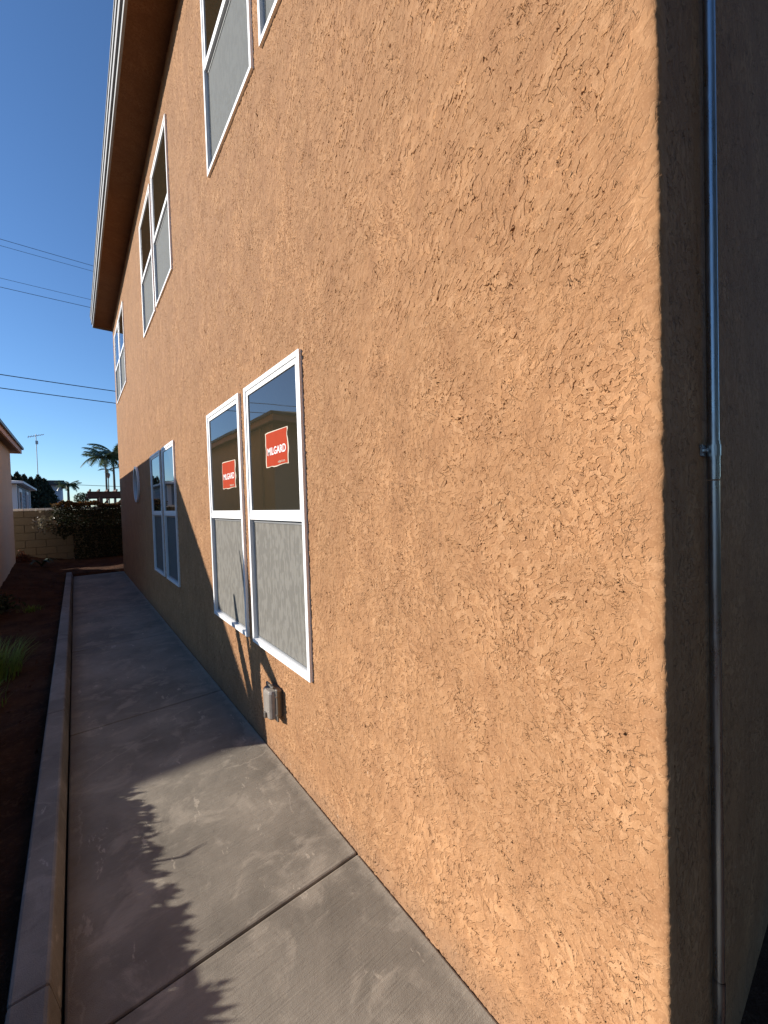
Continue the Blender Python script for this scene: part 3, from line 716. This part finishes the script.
# dark conifer mass
def cone_tree(name, base, h, rad, n, label, group):
    r = empty(name, base, label, 'tree', group)
    t_ = rng.random(n)**.8; a_ = rng.uniform(0, 6.28, n)
    prof_ = np.minimum(1, (1-t_)*2.2)**.7*np.minimum(1, .45+t_*2.5)
    rr_ = rad*prof_*(.35+.65*rng.random(n)**.5)*(1+.25*np.sin(a_*3+t_*9+base[0]*5))
    P_ = np.stack([rr_*np.cos(a_), rr_*np.sin(a_), .15+t_*(h-.15)], 1)
    leaves(P_, .16, 'crown', 'cypress', r, (0,0,0), .35, 1.2)
    MB().tube([(0,0,-.05), (0,0,h*.5), (0,0,h*.92)], [.12, .08, .02], 7).build('trunk', 'stem', r, (0,0,0)); return r
specs = [(10, 476), (17, 473.5), (24, 476), (31, 478.5), (38, 476.5), (44, 480), (48, 486), (50, 494)]
ords = ['leftmost', 'second', 'third', 'fourth', 'fifth', 'sixth', 'seventh', 'rightmost and lowest']
for k, (x, y) in enumerate(specs):
    q = at_y(x, y, 30+.3*(k % 2)); cone_tree('cypress_tree', (float(q[0]), float(q[1]), -.05), float(q[2])+.12, .55, 2200, 'dark conifer behind the cottage, %s of the row' % ords[k] if k not in (0, 7) else 'dark conifer behind the cottage, %s of the row' % ords[k], 'dark conifers behind the cottage')

# flat roofed pale building
FY = 46
qa = at_y(40, 484, FY); qb = at_y(61, 485, FY); zt = float(qb[2]); fr_ = (float(qb[0]), FY, 0)
fbld = empty('flat_roof_building', fr_, 'pale blue flat roofed building far behind conifers', 'building')
MB().box((float(qa[0])-5, FY, -.1), (float(qb[0]), FY+7, zt)).build('wall', 'farwall', fbld, fr_)
MB().box((float(qa[0])-5.4, FY-.6, zt+.003), (float(qb[0])+.25, FY+7.3, zt+.38)).build('roof', 'farroof', fbld, fr_)
wv = MB().ring((0,1,0,1), (.1,.9,.1,.9), 0, .1)
x_ = float(qb[0])-.95
wv = MB(); wv.box((x_, FY-.05, zt-1.4), (x_+.5, FY-.003, zt-.5)); wv = wv.build('window', 'trim', fbld, fr_)
MB().box((x_+.06, FY-.07, zt-1.34), (x_+.44, FY-.052, zt-.56)).build('pane', 'glass', wv, fr_)

# palms
def frond_mesh(name, L, droop, seed, mat, leaflet=.42, nl=40):
    g_ = np.random.default_rng(seed); m_ = MB(); n_ = 14; R_ = []
    for i in range(n_+1):
        t = i/n_; R_.append(np.array([L*(t-.18*droop*t*t), 0, L*(.42*t-droop*.75*t*t)]))
    m_.tube(R_, [.03*(1-.85*i/n_) for i in range(n_+1)], 4)
    for i in range(nl):
        t = .12+.88*i/nl; f = t*n_; k = min(int(f), n_-1); p = R_[k]+(R_[k+1]-R_[k])*(f-k); tg = R_[k+1]-R_[k]; tg /= np.linalg.norm(tg)
        l_ = leaflet*(math.sin(.45+t*2.4))*g_.uniform(.8, 1.15)
        for s in (-1, 1):
            tip = p+tg*l_*.45+np.array([0, s*l_*.72, -l_*g_.uniform(.25, .7)]); w_ = tg*.05
            m_.add([p-w_, p+w_, tip], [(0,1,2)])
    me = bpy.data.meshes.new(name); me.from_pydata(m_.v, [], m_.f); me.materials.append(MAT[mat]); me.update(); return me
fm = [frond_mesh('frond', 2.9, d, i, 'palm', .85) for i, d in enumerate((.35, .75, 1.15))]
fdry = frond_mesh('frond', 1.7, 1.5, 9, 'palm_dry', .5)
def palm(base, crown_z, label, nfr, scale=1., tr=.16, dry=0, seed=1, lean=0., spread=(0, 6.28)):
    g_ = np.random.default_rng(seed); r = empty('palm_tree', base, label, 'palm tree', 'palm trees beyond the hedge')
    H_ = crown_z-base[2]; m_ = MB()
    m_.tube([(lean*(1-t)*0+lean*t*t, 0, -.05+(H_+.05)*t) for t in np.linspace(0, 1, 9)], [tr*(1.35-.55*t) for t in np.linspace(0, 1, 9)], 10); m_.build('trunk', 'bark', r, (0,0,0), smooth=True)
    cs = MB(); cs.tube([(lean, 0, H_-.1), (lean, 0, H_+.35), (lean, 0, H_+.7)], [tr*.9, tr*.8, tr*.3], 9); cs.build('crownshaft', 'palm', r, (0,0,0), smooth=True)
    for k in range(nfr):
        o_ = bpy.data.objects.new('frond', fm[k % 3]); col.objects.link(o_); o_.parent = r
        o_.location = (lean, 0, H_+.45); a_ = spread[0]+(spread[1]-spread[0])*k/nfr+g_.normal()*.15
        o_.rotation_euler = (0, -g_.uniform(-.25, .75) if k % 2 else -g_.uniform(-.1, .2), a_); o_.scale = (scale,)*3
    for k in range(dry):
        o_ = bpy.data.objects.new('dry_frond', fdry); col.objects.link(o_); o_.parent = r; o_.location = (lean, 0, H_-.1); o_.rotation_euler = (0, .75, g_.uniform(0, 6.28)); o_.scale = (scale,)*3
    return r
q = at_y(102, 460, 62); palm((float(q[0])+.35, 62, -.05), float(q[2])-.3, 'tall slim palm tree, left of the two beside orange wall edge', 15, 1.12, .11, 0, 3)
q = at_y(113, 455, 63); palm((float(q[0]), 63, -.05), float(q[2])-.3, 'tall palm tree partly hidden by the orange wall edge', 15, 1.15, .13, 0, 5)
q = at_y(108, 472, 95); palm((float(q[0]), 95, -.05), float(q[2]), 'distant thin palm with dry pinkish fronds between two taller trunks', 7, .7, .09, 9, 7)
q = at_y(68, 486, 44); palm((float(q[0]), 44, -.05), float(q[2])-.35, 'low bushy grey green palm above the left end of hedge', 24, .36, .10, 0, 11)

# round tree far away behind the hedge
q = at_y(82, 496, 55)
r = empty('distant_tree', (float(q[0]), 55, 0), 'small dark round tree in the distance left of pergola', 'tree')
d_ = rng.normal(size=(700, 3)); d_ /= np.linalg.norm(d_, axis=1)[:, None]
leaves(d_*(rng.random(700)**.4)[:, None]*np.array([.8, .8, .75])+np.array([0, 0, float(q[2])-.35]), .2, 'crown', 'shrub', r, (0,0,0))
MB().tube([(0,0,-.05), (0,0,1.), (0,0,float(q[2])-.5)], [.1, .08, .04], 6).build('trunk', 'stem', r, (0,0,0))

# pergola
PY = 21.; ql = at_y(87, 491.5, PY); qlb = at_y(87, 497.5, PY); zt, zb2 = float(ql[2]), float(qlb[2]); xl = float(ql[0]); pr_ = (xl+.5, PY, 0)
pg = empty('pergola', pr_, 'brown wooden pergola with rafter tails behind the hedge', 'pergola')
MB().box((xl, PY, zb2), (xl+4.2, PY+.09, zt)).build('beam', 'wood', pg, pr_)
MB().box((xl, PY+2.4, zb2), (xl+4.2, PY+2.49, zt)).build('beam', 'wood', pg, pr_)
for k in range(14):
    x = xl+.08+k*.31; MB().box((x, PY-.35, zt+.003), (x+.05, PY+2.8, zt+.085)).build('rafter', 'wood', pg, pr_)
for x in (xl+.42, xl+1.9, xl+3.6):
    for y in (PY-.003, PY+2.397): MB().box((x, y, -.1), (x+.12, y+.12, zb2-.003)).build('post', 'wood', pg, pr_)
b_ = MB(); b_.tube([(xl+.95, PY+.05, zb2-.42), (xl+1.3, PY+.05, zb2)], .03, 4); b_.build('brace', 'wood', pg, pr_)
b_ = MB(); b_.tube([(xl+.54, PY+.05, zb2-.35), (xl+.8, PY+.05, zb2)], .03, 4); b_.build('brace', 'wood', pg, pr_)

# aerial mast
AY = 31.5
q0 = at_y(38, 478, AY); q1 = at_y(35.8, 434, AY); qL = at_y(27.5, 437, AY); qR = at_y(44, 434.5, AY); qk = at_y(36.8, 442.5, AY)
an = empty('tv_aerial', (float(q0[0]), AY, 0), 'thin tall television aerial mast standing above the dark conifers', 'aerial'); ao = (float(q0[0]), AY, 0)
MB().tube([(q0[0], AY, -.1), (q0[0], AY, q0[2]), (q1[0], AY, q1[2])], .02, 6).build('mast', 'metal', an, ao)
MB().tube([qL, (qL+qR)/2, qR], .015, 5).build('boom', 'metal', an, ao)
for t in np.linspace(.05, .95, 7):
    c = qL+(qR-qL)*t; MB().tube([c+np.array([.05, -.5*(1-.5*t), .0]), c+np.array([-.05, .5*(1-.5*t), 0])], .012, 4).build('element', 'metal', an, ao)
MB().box(qk-np.array([.06, .06, .10]), qk+np.array([.06, .06, .10])).build('rotator', 'metal', an, ao)

# overhead wires
wires = [((0, 239), (90, 265), 27, .011, 'uppermost thin overhead wire crossing the blue sky'), ((0, 245.5), (90, 270.5), 27.4, .009, 'second overhead wire from the top, just below the uppermost'),
         ((0, 278), (88, 299), 27, .009, 'third overhead wire from the top, upper of the middle pair'), ((0, 287), (88, 307), 27.4, .012, 'fourth overhead wire from the top, lower of the middle pair'),
         ((0, 374.5), (113, 391), 32, .026, 'upper of the two thick black cables above tan house roof'), ((0, 388), (113, 403), 32.3, .026, 'lower of the two thick black cables above tan house roof'),
         ((80, 485), (118, 486.5), 60, .03, 'faint low distant wire just above the pergola')]
for a, b, yy, rad, lab in wires:
    A = at_y(*a, yy); B = at_y(*b, yy); dv = (B-A); L = np.linalg.norm(dv); dv /= L; mid = (A+B)/2
    span = 22.; pts = []
    for t in np.linspace(-1, 1, 25):
        p_ = mid+dv*span*t; p_[2] += .55*(t*t)-.55*(L/2/span)**2*.5; pts.append(p_)
    o_ = mid.copy(); wv = MB().tube(pts, rad, 5).build('overhead_wire', 'wire', None, o_); tag(wv, lab, 'wire', 'overhead wires')
